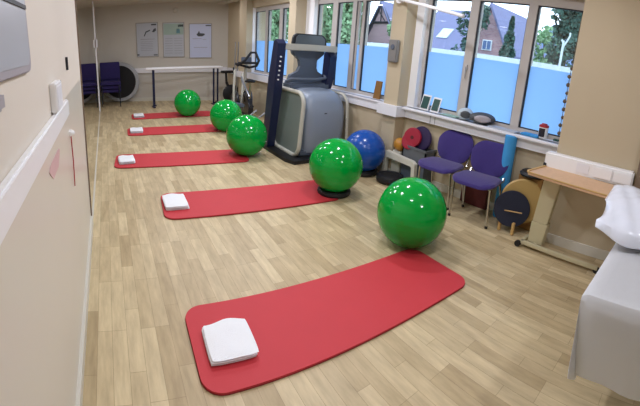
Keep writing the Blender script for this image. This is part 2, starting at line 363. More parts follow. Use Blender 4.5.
def gym_ball(x, y, z, r, m, label, group='green exercise balls beside the mats'):
    t = thing('exercise_ball', label, 'exercise ball', (x, y, z), 0, group)
    prof = []
    n = 56
    for k in range(n+1):
        a = -PI/2+PI*k/n; rr = r*math.cos(a); h = r*math.sin(a)
        g = 1-.0035*(1 if abs(a) < 1.2 and k % 3 == 0 else 0)
        if h < -r*.965: h = -r*.965
        prof.append((max(rr*g, 0) if 0 < k < n else 0, h+r*.965))
    MB().lathe(prof, seg=64).build('ball', m, t)
    MB().cyl((r*.62, -r*.70, r*1.28), (r*.625, -r*.705, r*1.285), .012, 10).build('valve_plug', 'plug', t)
    return t
gym_ball(2.467, 1.974, 0, .297, 'green', 'glossy green exercise ball nearest the camera, beyond the nearest mat')
gym_ball(2.526, 3.201, .045, .297, 'green', 'green exercise ball sitting on a black ring at the end of the second mat')
gym_ball(2.128, 4.861, .0165, .297, 'green', 'green exercise ball at the end of the third mat, beside the treadmill')
gym_ball(2.335, 6.45, 0, .297, 'green', 'green exercise ball partly hidden behind the third ball at the fourth mat')
gym_ball(1.96, 8.04, .0165, .297, 'green', 'green exercise ball furthest from the camera, on the far mat')
def ring(x, y, R, r, label):
    mb = MB(); mb.tube([(R*math.cos(a*2*PI/32), R*math.sin(a*2*PI/32), r) for a in range(32)], r, 10, True)
    return tag(mb.build('ball_ring', 'black', loc=(x, y, 0)), label, 'ball stand')
ring(2.526, 3.201, .155, .034, 'black ring stand under the green ball of the second mat')
ring(3.285, 3.64, .17, .034, 'black ring stand under the blue ball')
gym_ball(3.285, 3.64, .04, .275, 'blue', 'blue exercise ball behind the green ones, right of the treadmill', None)

# black wobble cushion
d = MB().lathe([(0, 0), (.15, 0), (.175, .025), (.178, .06), (.16, .095), (.13, .10), (.12, .092), (0, .09)], seg=40)
tag(d.build('wobble_cushion', 'black', loc=(3.39, 3.22, 0)), 'flat round black cushion on the floor at the foot of the off-white arch', 'balance cushion')

# ------------------------------------------------------------ purple chairs
def chair_proto(label, loc, rz):
    t = thing('stacking_chair', label, 'chair', loc, rz, 'purple chairs by the window wall')
    # faces +Y locally ; seat
    mb = MB(); o = rrect(.48, .41, .13, 8, 0, -.035)
    n = len(o); rings = []
    for s_, z in ((.90, .408), (1.0, .418), (1.0, .432), (.95, .446), (.80, .452)):
        rings.append([mb.b.verts.new((p[0]*s_*(1-.06*(p[1] < 0)), p[1]*s_, z-.02*max(0, p[1]*s_-.08)/.09*.9+.012*(abs(p[0])/.24)**2)) for p in o])
    for A, B in zip(rings, rings[1:]):
        for k in range(n): mb.b.faces.new((A[k], A[(k+1) % n], B[(k+1) % n], B[k]))
    mb.b.faces.new(rings[0][::-1]); mb.b.faces.new(rings[-1]); mb.build('seat', 'purple', t)
    # backrest: rounded, curved panel
    mb = MB(); o = rrect(.47, .36, .15, 8); n = len(o); rings = []
    def bp(px, pz, dy):
        tz = (pz+.18)/.36; sc_ = .86+.14*min(1, tz*1.5)
        return (px*sc_, -.225-.10*tz-.035*(1-(px/.235)**2)+dy, .605+pz)
    for s_, dy in ((.45, -.024), (.90, -.02), (1.0, -.008), (1.0, .008), (.90, .022), (.45, .026)): rings.append([mb.b.verts.new(bp(p[0]*s_, p[1]*s_, dy)) for p in o])
    for A, B in zip(rings, rings[1:]):
        for k in range(n): mb.b.faces.new((A[k], A[(k+1) % n], B[(k+1) % n], B[k]))
    mb.b.faces.new(rings[0][::-1]); mb.b.faces.new(rings[-1])
    mb.build('backrest', 'purple', t)
    for sx in (-1, 1):
        MB().tube([(sx*.20, .09, .412), (sx*.205, .085, .30), (sx*.215, .075, .012)], .0115, 8).build('leg', 'chrome', t)
        MB().tube([(sx*.20, -.16, .415), (sx*.21, -.19, .30), (sx*.225, -.25, .012)], .0115, 8).build('leg', 'chrome', t)
        MB().tube([(sx*.20, -.12, .408), (sx*.205, -.24, .42), (sx*.19, -.30, .50), (sx*.18, -.335, .68)], .0115, 8).build('back_tube', 'chrome', t)
    MB().tube([(-.20, .10, .405), (-.20, -.16, .405)], .01, 8).tube([(.20, .10, .405), (.20, -.16, .405)], .01, 8).tube([(-.20, .09, .405), (.20, .09, .405)], .01, 8).build('seat_frame', 'chrome', t)
    for k, (sx, sy) in enumerate(((-.215, .075), (.215, .075), (-.225, -.25), (.225, -.25))):
        MB().cyl((sx, sy, 0), (sx, sy, .025), .015, 10).build('foot_cap', 'black', t)
    return t
ch = chair_proto('left one of the two purple chairs under the window, partly behind the near green ball', (3.40, 2.47, 0), PI/2+.12)
dup(ch, (3.35, 1.94, 0), PI/2+.14, 'right one of the two purple chairs, next to the blue foam roller')
# stacked purple chairs at the far left corner
sc = thing('stacked_chair', 'dark purple chair in the far left corner, bottom of its stack beside the trampoline', 'chair', (.32, 10.18, 0), PI-.02, 'dark purple chairs stacked in the corner')
MB().box(-.27, .27, -.23, .23, .38, .46).bevel(.02).build('seat', 'darkpurple', sc)
MB().box(-.27, .27, -.33, -.26, .50, .96).bevel(.015, 3).build('backrest', 'darkpurple', sc)
for sx in (-1, 1):
    for sy in (-1, 1): MB().tube([(sx*.22, sy*.2, .41), (sx*.24, sy*.24, 0)], .012, 8).build('leg', 'blackgloss', sc)
    MB().tube([(sx*.22, -.2, .41), (sx*.22, -.29, .5), (sx*.22, -.31, .7)], .011, 8).build('back_tube', 'blackgloss', sc)
for k, lb in enumerate(('dark purple chair in the far left corner, middle of its stack', 'dark purple chair in the far left corner, topmost of its stack')):
    dup(sc, (.32, 10.18-.035*(k+1), .10*(k+1)), PI-.02, lb)

# ------------------------------------------------------------ trampoline on its side against the back wall
tp = thing('rebounder_trampoline', 'round mini trampoline with black mat and pale rim standing on edge at the back wall', 'trampoline', (.60, by(.60)-.17, .58), -.245)
tp.rotation_euler = (math.radians(-7), 0, -.245)
def circ(R, n=40): return [(R*math.cos(k*2*PI/n), 0, R*math.sin(k*2*PI/n)) for k in range(n)]
MB().tube(circ(.53), .022, 8, True).build('rim_tube', 'trampframe', tp)
mb = MB(); n = 40
A = [mb.b.verts.new(Vector(p)+Vector((0, -.02, 0))) for p in circ(.525)]; B = [mb.b.verts.new(Vector(p)+Vector((0, -.03, 0))) for p in circ(.455)]
A2 = [mb.b.verts.new(Vector(p)+Vector((0, -.012, 0))) for p in circ(.525)]; B2 = [mb.b.verts.new(Vector(p)+Vector((0, -.022, 0))) for p in circ(.455)]
for k in range(n):
    j = (k+1) % n; mb.b.faces.new((A[k], A[j], B[j], B[k])); mb.b.faces.new((A2[k], A2[j], B2[j], B2[k])); mb.b.faces.new((A[k], A[j], A2[j], A2[k])); mb.b.faces.new((B[k], B[j], B2[j], B2[k]))
mb.build('padded_rim_cover', 'trampframe', tp)
MB().lathe([(0, 0), (.46, 0), (.46, .01), (0, .01)], (0, -.012, 0), (0, -1, 0), 40).build('jumping_mat', 'trampmat', tp)
for k in range(6):
    a = k*PI/3+.3; MB().cyl((.5*math.cos(a), 0, .5*math.sin(a)), (.5*math.cos(a), .07, .5*math.sin(a)), .014, 8).build('leg', 'trampframe', tp)

# ------------------------------------------------------------ parallel bars in front of the back wall
pb = thing('parallel_bars', 'white handrail bars on dark blue posts along the back wall', 'parallel bars', (2.2, 9.6, 0))
for yy, x0, x1 in ((-.12, -.98, 1.02), (.18, -.95, 1.06)):
    MB().tube([(x0, yy, .97), (x1, yy, .97)], .026, 10).build('handrail', 'white', pb)
    for xx in ((x0+.17, x1-.24) if yy < 0 else (x0+.20, x1-.08)):
        po = MB().box(xx-.02, xx+.02, yy-.02, yy+.02, .01, .95).bevel(.004).build('post', 'navy', pb)
        MB().box(xx-.035, xx+.035, yy-.14, yy+.12, 0, .03).bevel(.006).build('foot', 'navy', pb)
# rail trunking on the back wall
mb = MB(); q = lambda x, o: (x, by(x)-o)
a, b, c, e = q(.9, .05), q(3.55, .05), q(3.55, 0), q(.9, 0)
mb.hexa([(*a, .80), (*b, .80), (*c, .80), (*e, .80)], [(*a, .93), (*b, .93), (*c, .93), (*e, .93)])
tag(mb.build('wall_trunking', 'trunk', smooth=False), 'pale dado trunking on the back wall behind the parallel bars', 'trunking')

# ------------------------------------------------------------ posters on the back wall
def poster(x0, x1, z0, z1, paper, label, marks):
    cx = (x0+x1)/2; t = thing('wall_poster', label, 'poster', (cx, by(cx)-.012, (z0+z1)/2), math.atan(-.25), 'three framed posters on the back wall')
    w, h = (x1-x0)*1.03, z1-z0
    MB().box(-w/2, w/2, -.012, .010, -h/2, h/2).bevel(.003).build('frame', 'posterframe', t, smooth=False)
    MB().box(-w/2+.02, w/2-.02, -.015, -.011, -h/2+.02, h/2-.02).build('sheet', paper, t, smooth=False)
    for nm, mm, shp in marks:
        mb = MB()
        for s_ in shp:
            if nm in ('corner_mark', 'text_line'): mb = MB()
            mb.prism([(p[0]*w/2, -.0155, p[1]*h/2) for p in s_], (0, -.002, 0))
            if nm in ('corner_mark', 'text_line'): mb.build(nm, mm, t, smooth=False)
        if nm not in ('corner_mark', 'text_line'): mb.build(nm, mm, t, smooth=False)
    return t
R_ = lambda a, b, c, d: [(a, c), (b, c), (b, d), (a, d)]
poster(1.11, 1.71, 1.24, 2.17, 'paper', 'leftmost of the three posters, with a sketched figure at the top', [
    ('header_logo', 'ink', [R_(.40, .85, .82, .90)]), ('figure_drawing', 'ink', [[(.45, .45), (.62, .62), (.80, .66), (.82, .52), (.62, .42)], [(-.30, .22), (-.22, .20), (-.05, .42), (.30, .52), (.28, .58), (-.12, .48)]]),
    ('text_block', 'inklight', [R_(-.6, .7, .02, .05)]+[R_(-.6, .5, -.12-.1*k, -.10-.1*k) for k in range(6)]), ('corner_mark', 'ink', [R_(-.95, -.75, -.9, -.82), R_(.55, .9, -.92, -.86)])])
poster(1.83, 2.41, 1.21, 2.15, 'paper', 'middle poster of three, with a pale green top half and text columns', [
    ('green_panel', 'palegreen', [R_(-.9, .9, .30, .92)]), ('header_logo', 'ink', [R_(.42, .9, .74, .86)]), ('picture', 'cyanink', [R_(.25, .6, .38, .62)]),
    ('text_block', 'inklight', [R_(-.8, -.1, .08-.14*k, .10-.14*k) for k in range(7)]+[R_(.05, .8, .08-.14*k, .10-.14*k) for k in range(7)])])
poster(2.53, 3.14, 1.18, 2.11, 'paperb', 'rightmost of the three posters, brightest, with a dark curled drawing', [
    ('header_logo', 'ink', [R_(.45, .92, .84, .90)]), ('curled_drawing', 'ink', [[(-.35, .36), (-.22, .46), (-.12, .58), (-.05, .44), (.35, .42), (.38, .34), (.15, .26), (-.2, .26)]]),
    ('text_line', 'inklight', [R_(-.7, .1, .12, .14), R_(.2, .5, .08, .10), R_(-.6, .6, -.38, -.36)])])
t = thing('round_detector', 'small round pale detector on the back wall above the middle poster', 'detector', (2.18, by(2.18), 2.46), math.atan(-.25))
MB().lathe([(0, .035), (.045, .034), (.065, .02), (.07, 0)], (0, 0, 0), (0, -1, 0), 24).build('cover', 'wallback', t)

# ------------------------------------------------------------ anti-gravity treadmill
tm = thing('enclosed_treadmill', 'big grey treadmill with a bulging air chamber, navy uprights and crossbar', 'treadmill', (3.21, 4.85, 0), 0)
MB().prism([(x, y, .0) for x, y in [(-.68, -.42), (-.62, -.60), (.33, -.58), (.40, -.52), (.40, .62), (-.64, .62), (-.68, .5)]], (0, 0, .05)).build('base', 'black', tm)
MB().box(-.46, .36, -.42, .62, .05, .14).bevel(.02).build('running_deck', 'darkgrey', tm)
# bag: superellipsoid-like rounded body
mb = MB(); nu, nv = 40, 20; rows = []
for j in range(nv+1):
    v = j/nv; a = v*PI/2
    if v < .45: z = .10+ (v/.45)*.55; s_ = 1-.05*(1-v/.45)**2
    else: k = (v-.45)/.55; z = .65+.33*math.sin(k*PI/2)**1.0; s_ = max(.001, math.cos(k*PI/2))**.42
    row = []
    for i in range(nu):
        th = 2*PI*i/nu; c, s2 = math.cos(th), math.sin(th); e = .38
        x = math.copysign(abs(c)**e, c)*.375*s_; y = math.copysign(abs(s2)**e, s2)*.46*s_
        if y < 0: y *= 1.12+.06*math.sin(min(1, v/.6)*PI)
        row.append(mb.b.verts.new((x-.06, y+.04, z)))
    rows.append(row)
for A, B in zip(rows, rows[1:]):
    for i in range(nu): mb.b.faces.new((A[i], A[(i+1) % nu], B[(i+1) % nu], B[i]))
mb.b.faces.new(rows[-1]); mb.b.faces.new(rows[0][::-1]); mb.build('air_chamber', 'grey', tm)
def side_loop(x, lean):
    pts = [(x+lean*(q[1]-.5), q[0]+.0, q[1]) for q in rrect(.84, .89, .17, 8, -.06, .505)]
    return pts
MB().tube(side_loop(-.475, .06), .030, 10, True).build('side_hoop', 'cream', tm)
MB().tube([(p[0], p[1]-.02, p[2]-.02) for p in side_loop(.285, -.06)], .022, 10, True).build('side_hoop', 'cream', tm)
MB().prism([(p[0]+.012, p[1], p[2]) for p in side_loop(-.478, .06)], (.02, 0, 0)).build('side_panel', 'greyp', tm)
MB().box(-.12, -.07, -.492, -.484, .62, .68).bevel(.004).build('zip_tab', 'blackgloss', tm)
# uprights
u = MB().prism([(-.67, .20, .05), (-.67, .40, .05), (-.67, .24, 1.1), (-.67, .10, 1.64), (-.67, .02, 1.66), (-.67, -.05, 1.60), (-.67, .02, 1.0)], (.13, 0, 0)).bevel(.008).build('upright', 'navy', tm)
for k in range(6): MB().cyl((-.625, -.055+.012*k, 1.42-k*.065), (-.625, -.075+.012*k, 1.42-k*.065), .011, 10).build('height_mark', 'white', u)
MB().prism([(.20, .04, .95), (.20, .16, .95), (.20, .12, 1.50), (.20, .04, 1.53), (.20, -.06, 1.46), (.20, -.03, 1.2)], (.13, 0, 0)).bevel(.008).build('upright', 'navy', tm)
cb = MB().box(-.60, .34, -.04, .02, 1.515, 1.605).bevel(.01).build('crossbar', 'cream', tm)
# console
co = MB(); o = [(-.30, 1.56), (-.27, 1.72), (-.22, 1.76), (.24, 1.76), (.30, 1.71), (.31, 1.56)]
co.prism([(x-.03, .16+(z-1.5)*.1, z) for x, z in o], (0, .07, 0)).bevel(.012).build('console_top', 'blackgloss', tm)
MB().prism([(x*.86-.03, .145+(z-1.5)*.1, 1.57+(z-1.56)*.86) for x, z in o], (0, .012, 0)).build('console_screen', 'screen', tm, smooth=False)
nk = []
for z, hw in ((1.56, .30), (1.46, .27), (1.38, .15), (1.28, .13), (1.20, .17), (1.15, .30), (1.02, .34)): nk.append((hw, z))
pts = [(x-.05, .15, z) for x, z in nk]+[(-x-.05, .15, z) for x, z in nk[::-1]]
MB().prism(pts, (0, .08, 0)).bevel(.006).build('console_neck', 'darkgrey', tm)
MB().tube([(-.46, .08, 1.06), (-.40, .02, 1.10), (-.20, -.02, 1.10), (.02, -.02, 1.10), (.20, .02, 1.12), (.22, .10, 1.16)], .022, 8).build('handlebar', 'darkgrey', tm)
MB().box(-.40, .28, .02, .30, .94, 1.04).bevel(.02).build('front_shroud', 'darkgrey', tm)
# small frame with rollers on its left side
sf = thing('metal_steps', 'small grey metal frame standing against the left side of the treadmill', 'frame', (2.37, 5.25, 0), .1)
for yy in (-.13, .13):
    MB().tube([(0, yy, 0), (.02, yy, .48), (.14, yy, .56)], .014, 8).build('leg', 'crutch', sf)
for k in range(4): MB().tube([(.004*k, -.13, .12+.11*k), (.004*k, .13, .12+.11*k)], .012, 8).build('rung', 'crutch', sf)

# ------------------------------------------------------------ upright exercise bike (window corner) and cross trainer
bk = thing('exercise_bike', 'tall exercise bike with looped black handlebars in front of the far window', 'exercise bike', (3.17, 7.55, 0), -.15)
MB().box(-.05, .05, -.50, .45, 0, .06).box(-.18, .18, .38, .46, 0, .05).box(-.17, .17, -.52, -.44, 0, .05).bevel(.01).build('base_frame', 'darkgrey', bk)
MB().prism([(-.05, -.40, .06), (-.05, .38, .06), (-.05, .40, .34), (-.05, .20, .58), (-.05, .02, .50), (-.05, -.20, .52), (-.05, -.42, .30)], (.10, 0, 0)).bevel(.02).build('body_cover', 'blackgloss', bk)
MB().tube([(0, .28, .40), (0, .20, 1.00), (0, .16, 1.14)], .035, 10).build('console_post', 'cream', bk)
MB().tube([(0, -.24, .45), (0, -.28, .80)], .026, 10).build('seat_post', 'chrome', bk)
MB().lathe([(0, 0), (.10, .01), (.12, .04), (.05, .07), (0, .075)], (0, -.28, .79), (0, 0, 1), 20).build('saddle', 'black', bk)
hb = MB(); pts = [(-.24, .10, 1.16), (-.22, -.02, 1.13), (-.08, -.10, 1.24), (.06, -.04, 1.40), (.16, -.04, 1.40), (.22, -.10, 1.24), (.20, .02, 1.12), (.06, .10, 1.08)]
hb.tube(pts, .028, 8, True); hb.tube([(-.2, .04, 1.18), (.22, .04, 1.18)], .024, 8); hb.build('handlebar', 'black', bk)
MB().box(-.11, .11, .10, .17, 1.16, 1.30).bevel(.01).build('console', 'darkgrey', bk)
MB().lathe([(.16, -.02), (.19, -.02), (.19, .02), (.16, .02), (.16, -.02)], (.07, .02, .40), (1, 0, 0), 28).build('flywheel', 'darkgrey', bk)
for s_ in (-1, 1):
    c_ = MB().tube([(s_*.06, 0, .36), (s_*.08, .02+s_*.10, .36-s_*.13)], .012, 8).build('crank', 'chrome', bk)
    MB().box(s_*.08-.005, s_*.08+s_*.10, s_*.10-.03, s_*.10+.07, .35-s_*.13, .375-s_*.13).bevel(.005).build('pedal', 'black', c_)
# tall cream stand left of bike
st = thing('cross_trainer', 'cross trainer with tall cream arms and grey steps beside the bike', 'cross trainer', (2.86, 7.3, 0), -.05)
MB().box(-.09, .09, -.50, .50, 0, .05).bevel(.01).build('base_frame', 'blackgloss', st)
MB().tube([(-.06, .05, .05), (-.05, .10, .7), (-.02, .14, 1.05)], .026, 8).build('arm', 'cream', st)
MB().tube([(.07, .05, .05), (.15, .12, .7), (.17, .22, .98)], .026, 8).build('arm', 'cream', st)
MB().box(-.08, .10, -.2, .30, .30, .38).bevel(.02).build('step', 'darkgrey', st)
MB().lathe([(0, -.03), (.25, -.03), (.27, 0), (.25, .03), (0, .03)], (.03, .25, .34), (1, 0, 0), 28).build('flywheel_cover', 'blackgloss', st)
MB().tube([(.12, -.42, .55), (.06, -.1, .85), (.12, .12, .90)], .018, 8).build('tension_bar', 'crutch', st)
# second low black bike in the corner
b2 = thing('spin_bike', 'low black exercise bike with flat saddle near the back wall corner', 'exercise bike', (3.28, 9.25, 0), .1)
MB().box(-.26, .26, -.36, -.30, 0, .05).box(-.26, .26, .30, .36, 0, .05).box(-.04, .04, -.34, .34, .0, .07).bevel(.01).build('base_frame', 'black', b2)
MB().lathe([(0, -.03), (.20, -.03), (.235, -.015), (.235, .015), (.20, .03), (0, .03)], (.10, -.05, .31), (.15, 1, 0), 32).build('flywheel', 'black', b2)
MB().tube([(.10, 0, .3), (-.02, 0, .58), (-.04, 0, .84)], .03, 8).build('seat_post', 'blackgloss', b2)
MB().box(-.18, .18, -.09, .09, .84, .90).bevel(.025, 3).build('saddle', 'black', b2)
MB().tube([(.1, .0, .3), (.22, .02, .62), (.20, .05, .98)], .025, 8).build('handle_post', 'blackgloss', b2)
MB().tube([(-.02, -.05, .62), (.10, -.06, .30), (.28, -.06, .16)], .016, 8).build('crank', 'black', b2)
cr = thing('grey_pole_stand', 'pair of slim grey poles leaning at the column near the back corner', 'poles', (3.27, 8.72, 0))
for k in range(2): MB().tube([(.0+.06*k, 0, 0), (.04+.08*k, .02, 1.62)], .014, 8).build('pole', 'crutch', cr)
MB().cyl((-.01, 0, 0), (.08, 0, 0.03), .05, 12).build('foot', 'blackgloss', cr)

# ------------------------------------------------------------ props under and on the window sill
def panel_arch():
    t = tag(MB().prism([(3.47, 3.47, 0), (3.47, 3.475, .32), (3.47, 3.44, .35), (3.47, 2.96, .33), (3.47, 2.91, .30), (3.47, 2.89, 0), (3.47, 2.945, 0), (3.47, 2.955, .25), (3.47, 2.98, .265), (3.47, 3.40, .27), (3.47, 3.425, .245), (3.47, 3.43, 0)], (.06, 0, 0)).bevel(.005).build('step_stool', 'stepp'), 'off-white plastic arch on the floor between the blue ball and the chairs', 'step')
    return t
panel_arch()
crt = thing('storage_crate', 'grey plastic crate holding coloured discs, behind the off-white arch under the window', 'crate', (3.645, 3.02, 0))
zc0 = .265
MB().box(-.09, .09, -.20, .20, zc0, zc0+.02).box(-.09, -.08, -.20, .20, zc0, zc0+.21).box(.07, .09, -.20, .20, zc0, zc0+.21).box(-.09, .09, -.20, -.18, zc0, zc0+.21).box(-.09, .09, .18, .20, zc0, zc0+.21).build('crate_body', 'crate', crt, smooth=False)
MB().box(-.10, -.09, -.21, .21, zc0+.19, zc0+.22).box(-.10, .09, -.215, -.20, zc0+.19, zc0+.22).box(-.10, .09, .20, .215, zc0+.19, zc0+.22).build('rim', 'crate', crt, smooth=False)
MB().box(-.085, .085, -.19, .19, 0, zc0).build('stand', 'darkgrey', crt, smooth=False)
def disc(name, x, y, z, R, th, axis, m, label, cat='cushion', hub=None):
    t = thing(name, label, cat, (x, y, z)); ax = Vector(axis).normalized()
    MB().lathe([(0, -th*.35), (R*.55, -th*.5), (R*.93, -th*.4), (R, 0), (R*.93, th*.4), (R*.55, th*.5), (0, th*.35)], (0, 0, 0), ax, 36).build('disc_body', m, t)
    if hub: MB().lathe([(0, th*.36), (R*.18, th*.46), (R*.2, th*.35)], (0, 0, 0), ax, 20).build('hub', hub, t)
    return t
disc('balance_disc', 3.60, 3.11, .585, .125, .05, (-1, -.25, .15), 'redweight', 'crimson round balance disc standing in the grey crate', 'balance disc', 'maroon')
disc('balance_disc', 3.585, 3.14, .53, .11, .05, (-1, -.3, .3), 'redweight', 'lower crimson disc leaning in front of the other in the crate', 'balance disc')
disc('balance_disc', 3.665, 3.02, .585, .155, .05, (-1, -.1, .1), 'violet', 'dark violet round disc behind the crimson one in the crate', 'balance disc')
tag(MB().ball((3.60, 3.315, .445), .086, seg=24).build('amber_ball', 'orange'), 'small amber ball on the box beside the column, left of the grey crate', 'ball')
tag(MB().box(3.55, 3.72, 3.25, 3.40, 0, .36).bevel(.01).build('storage_box', 'stepp'), 'narrow off-white box supporting the amber ball beside the column', 'box')
tag(MB().box(3.69, 3.78, 1.98, 2.34, 0, .34).bevel(.008).build('cardboard_box', 'maroon'), 'dark maroon box on the floor behind the right purple chair', 'box')
ro = thing('foam_roller', 'tall light blue foam roller standing on end next to the right purple chair', 'foam roller', (3.69, 1.80, 0))
MB().lathe([(0, .91), (.055, .91), (.065, .90), (.065, .005), (.06, 0), (0, 0)], seg=28).build('roller_body', 'foam', ro)
# wobble boards
wb = thing('rocker_board', 'dark blue round board with two wooden legs leaning in front of the yellow one', 'wobble board', (3.44, 1.535, .24), 0)
ax = Vector((-1, -.55, .22)).normalized()
MB().lathe([(0, 0), (.175, 0), (.18, .006), (.18, .018), (.175, .024), (0, .024)], (0, 0, 0), ax, 40).build('board', 'darkblue', wb)
MB().tube([(-.03, -.13, .00), (-.055, .05, -.02), (-.04, .15, -.01)], .006, 6).build('groove', 'woodlight', wb)
for dy in (-.075, .075):
    MB().box(-.075, -.045, dy-.014, dy+.014, -.235, -.11).bevel(.004).build('wooden_leg', 'woodlight', wb)
disc('wobble_board', 3.53, 1.475, .315, .225, .035, (-1, -.45, .14), 'yellow', 'large yellow wooden wobble board behind the dark blue one', 'wobble board', None)
disc('wobble_board', 3.60, 1.43, .255, .20, .03, (-1, -.4, .12), 'woodside', 'brown wobble board, hindmost, mostly hidden behind the yellow one', 'wobble board', None)
cu = MB().lathe([(0, 0), (.13, 0), (.14, .02), (.12, .045), (0, .05)], seg=30)
tb = tag(MB().box(3.60, 3.80, 1.32, 1.60, 0, .56).bevel(.01).build('wooden_box', 'woodside'), 'brown box under the black cushion in the corner beneath the trunking', 'box')
tag(cu.build('seat_cushion', 'black', loc=(3.665, 1.47, .56)), 'round black cushion on the brown box beside the table column', 'cushion')

# things on the sill
def frame_card(y, n, w, h, m, label):
    x = wx(y, n); t = thing('standing_card', label, 'card', (x, y, ZS))
    MB().hexa([(0, -w/2, 0), (.012, -w/2, 0), (.012, w/2, 0), (0, w/2, 0)], [(.05, -w/2, h), (.058, -w/2, h), (.058, w/2, h), (.05, w/2, h)]).build('card_border', 'white', t, smooth=False)
    MB().hexa([(-.003, -w/2+.015, .02), (.0, -w/2+.015, .02), (.0, w/2-.015, .02), (-.003, w/2-.015, .02)], [(.042, -w/2+.015, h-.02), (.046, -w/2+.015, h-.02), (.046, w/2-.015, h-.02), (.042, w/2-.015, h-.02)]).build('card_picture', m, t, smooth=False)
frame_card(3.13, .10, .14, .19, 'dgreen', 'left of two dark green picture cards standing on the sill near the column')
frame_card(2.96, .10, .13, .18, 'dgreen', 'right of two dark green picture cards standing on the sill near the column')
tag(MB().box(0, .14, -.12, .12, 0, .012).bevel(.002).build('paper_stack', 'pgreen', loc=(wx(2.70, .16), 2.70, ZS)), 'pale green papers lying on the sill left of the balls', 'papers')
tag(MB().box(0, .15, -.17, .17, 0, .014).bevel(.002).build('paper_stack', 'paper', loc=(wx(1.95, .21), 1.95, ZS)), 'white papers lying on the sill right of the balls', 'papers')
tag(MB().box(0, .12, -.10, .10, 0, .02).bevel(.002).build('paper_stack', 'foam', loc=(wx(1.62, .16), 1.64, ZS)), 'light blue leaflets on the sill beside the red-lidded tub', 'papers')
def sport_ball(y, n, rx, ry, rz, label, m1, m2, tilt=0):
    t = thing('sports_ball', label, 'ball', (wx(y, n), y, ZS+rz)); t.rotation_euler = (tilt, 0, .58)
    MB().ball((0, 0, 0), 1, rx, ry, rz, 28).build('ball_skin', m1, t)
    mb = MB()
    for k in range(5):
        a = -1.0+k*.5; mb.tube([(-rx*1.015*math.cos(s_)*math.cos(.2), ry*1.015*math.sin(s_)*.9, rz*math.sin(a)*.62*math.cos(s_*1.2)) for s_ in [q/4*.75 for q in range(-4, 5)]], .004, 5) if k in (1, 3) else None
    mb.ball((-rx*.80, 0, 0), 1, rx*.22, ry*.62, rz*.60, 16); mb.build('ball_markings', m2, t)
    return t
sport_ball(2.47, .13, .075, .095, .072, 'round grey and cream ball on the sill, left of the oval one', 'pale', 'ink')
sport_ball(2.24, .13, .085, .15, .068, 'oval dark-edged ball on the sill right of the round one', 'ink', 'board')
tub = thing('wipes_tub', 'white tub with a red lid and dark label on the window sill', 'tub', (wx(1.52, .07), 1.52, ZS))
MB().lathe([(0, 0), (.05, 0), (.052, .01), (.052, .12), (.045, .125), (0, .125)], seg=28).build('tub_body', 'white', tub)
MB().lathe([(0, .16), (.03, .158), (.034, .145), (.052, .142), (.054, .12), (.046, .118)], seg=28).build('lid', 'greylabel', tub)
mb = MB(); A = [(.0535*math.cos(a), .0535*math.sin(a)) for a in [2.4+q*.16 for q in range(10)]]
for p, q in zip(A, A[1:]): mb.poly([(p[0], p[1], .02), (q[0], q[1], .02), (q[0], q[1], .11), (p[0], p[1], .11)])
mb.build('label', 'darklabel', tub)
tag(MB().box(0, .06, -.03, .03, 0, .02).bevel(.004).build('small_sponge', 'dgreen', loc=(wx(1.36, .07), 1.37, ZS)), 'small dark green object on the sill at the wall corner', 'sponge')
gl = thing('hanging_garland', 'thin brown beaded garland hanging down the right edge of the near window', 'garland', (wx(1.33, .06), 1.335, 0))
MB().tube([(0, 0, 2.2), (0, .01, 1.7), (0, .015, 1.0)], .004, 5).build('string', 'bauble', gl)
for k in range(9): MB().ball((0, .012+.006*math.sin(k*2.1), 1.02+.085*k), .022-.0012*(k % 3), seg=10).build('bead', 'bauble', gl)
tag(MB().hexa([(0, -.07, 0), (.02, -.07, 0), (.02, .07, 0), (0, .07, 0)], [(.03, -.06, .25), (.05, -.06, .25), (.05, .06, .25), (.03, .06, .25)]).build('wooden_board', 'woodside', loc=(wx(4.0, .12), 4.0, ZS)), 'brown wooden board leaning on the sill left of the column', 'board')
ds = thing('soap_dispenser', 'grey dispenser box mounted on the front of the column between the windows', 'dispenser', (wx(3.54, .28), 3.54, 1.47))
MB().box(-.06, 0, -.075, .09, 0, .28).bevel(.012).build('case', 'silver', ds)
MB().lathe([(.02, 0), (.035, .004), (.03, .012), (0, .012)], (-.06, 0, .19), (-1, 0, 0), 20).build('round_badge', 'darkgrey', ds)
# sloping white rail by the near window
rl = thing('white_rail', 'thin white rail reaching out from the column across the top of the near window', 'rail')
MB().tube([(3.50, 3.52, 2.235), (3.30, 2.36, 2.03)], .019, 10).build('rail_tube', 'white', rl)
MB().cyl((3.50, 3.52, 2.235), (3.56, 3.53, 2.24), .05, 16).build('wall_mount', 'white', rl)
MB().ball((3.30, 2.36, 2.03), .021, seg=12).build('end_cap', 'trunk', rl)

# ------------------------------------------------------------ left wall items
nb = thing('notice_board', 'grey framed notice board high on the near left wall', 'notice board', (0, .84, 1.78))
o = rrect(.42, .50, .03, 4)
MB().prism([(0, p[0], p[1]) for p in o], (.012, 0, 0)).bevel(.003).build('frame', 'board', nb)
MB().prism([(.012, p[0]*.90, p[1]*.92) for p in o], (.0015, 0, 0)).build('face', 'paper', nb, smooth=False)
MB().box(.0135, .017, -.19, .19, -.085, -.075).build('dark_strip', 'ink', nb, smooth=False)
b2_ = thing('wall_box', 'dark blue and grey device at the photo edge beside the notice board', 'wall device', (0, .60, 1.56))
MB().box(0, .014, -.11, .09, -.05, .08).bevel(.01).build('case', 'blackgloss', b2_)
MB().box(0, .02, -.11, .11, -.085, -.045).bevel(.008).build('tray', 'board', b2_)
th = thing('thermostat', 'small white wall thermostat just above the end of the white ledge', 'thermostat', (0, 1.48, 1.40))
MB().box(0, .028, -.08, .10, -.055, .06).bevel(.005).build('case', 'white', th)
MB().box(.002, .024, .10, .125, -.05, .055).build('dark_side', 'gasket', th, smooth=False)
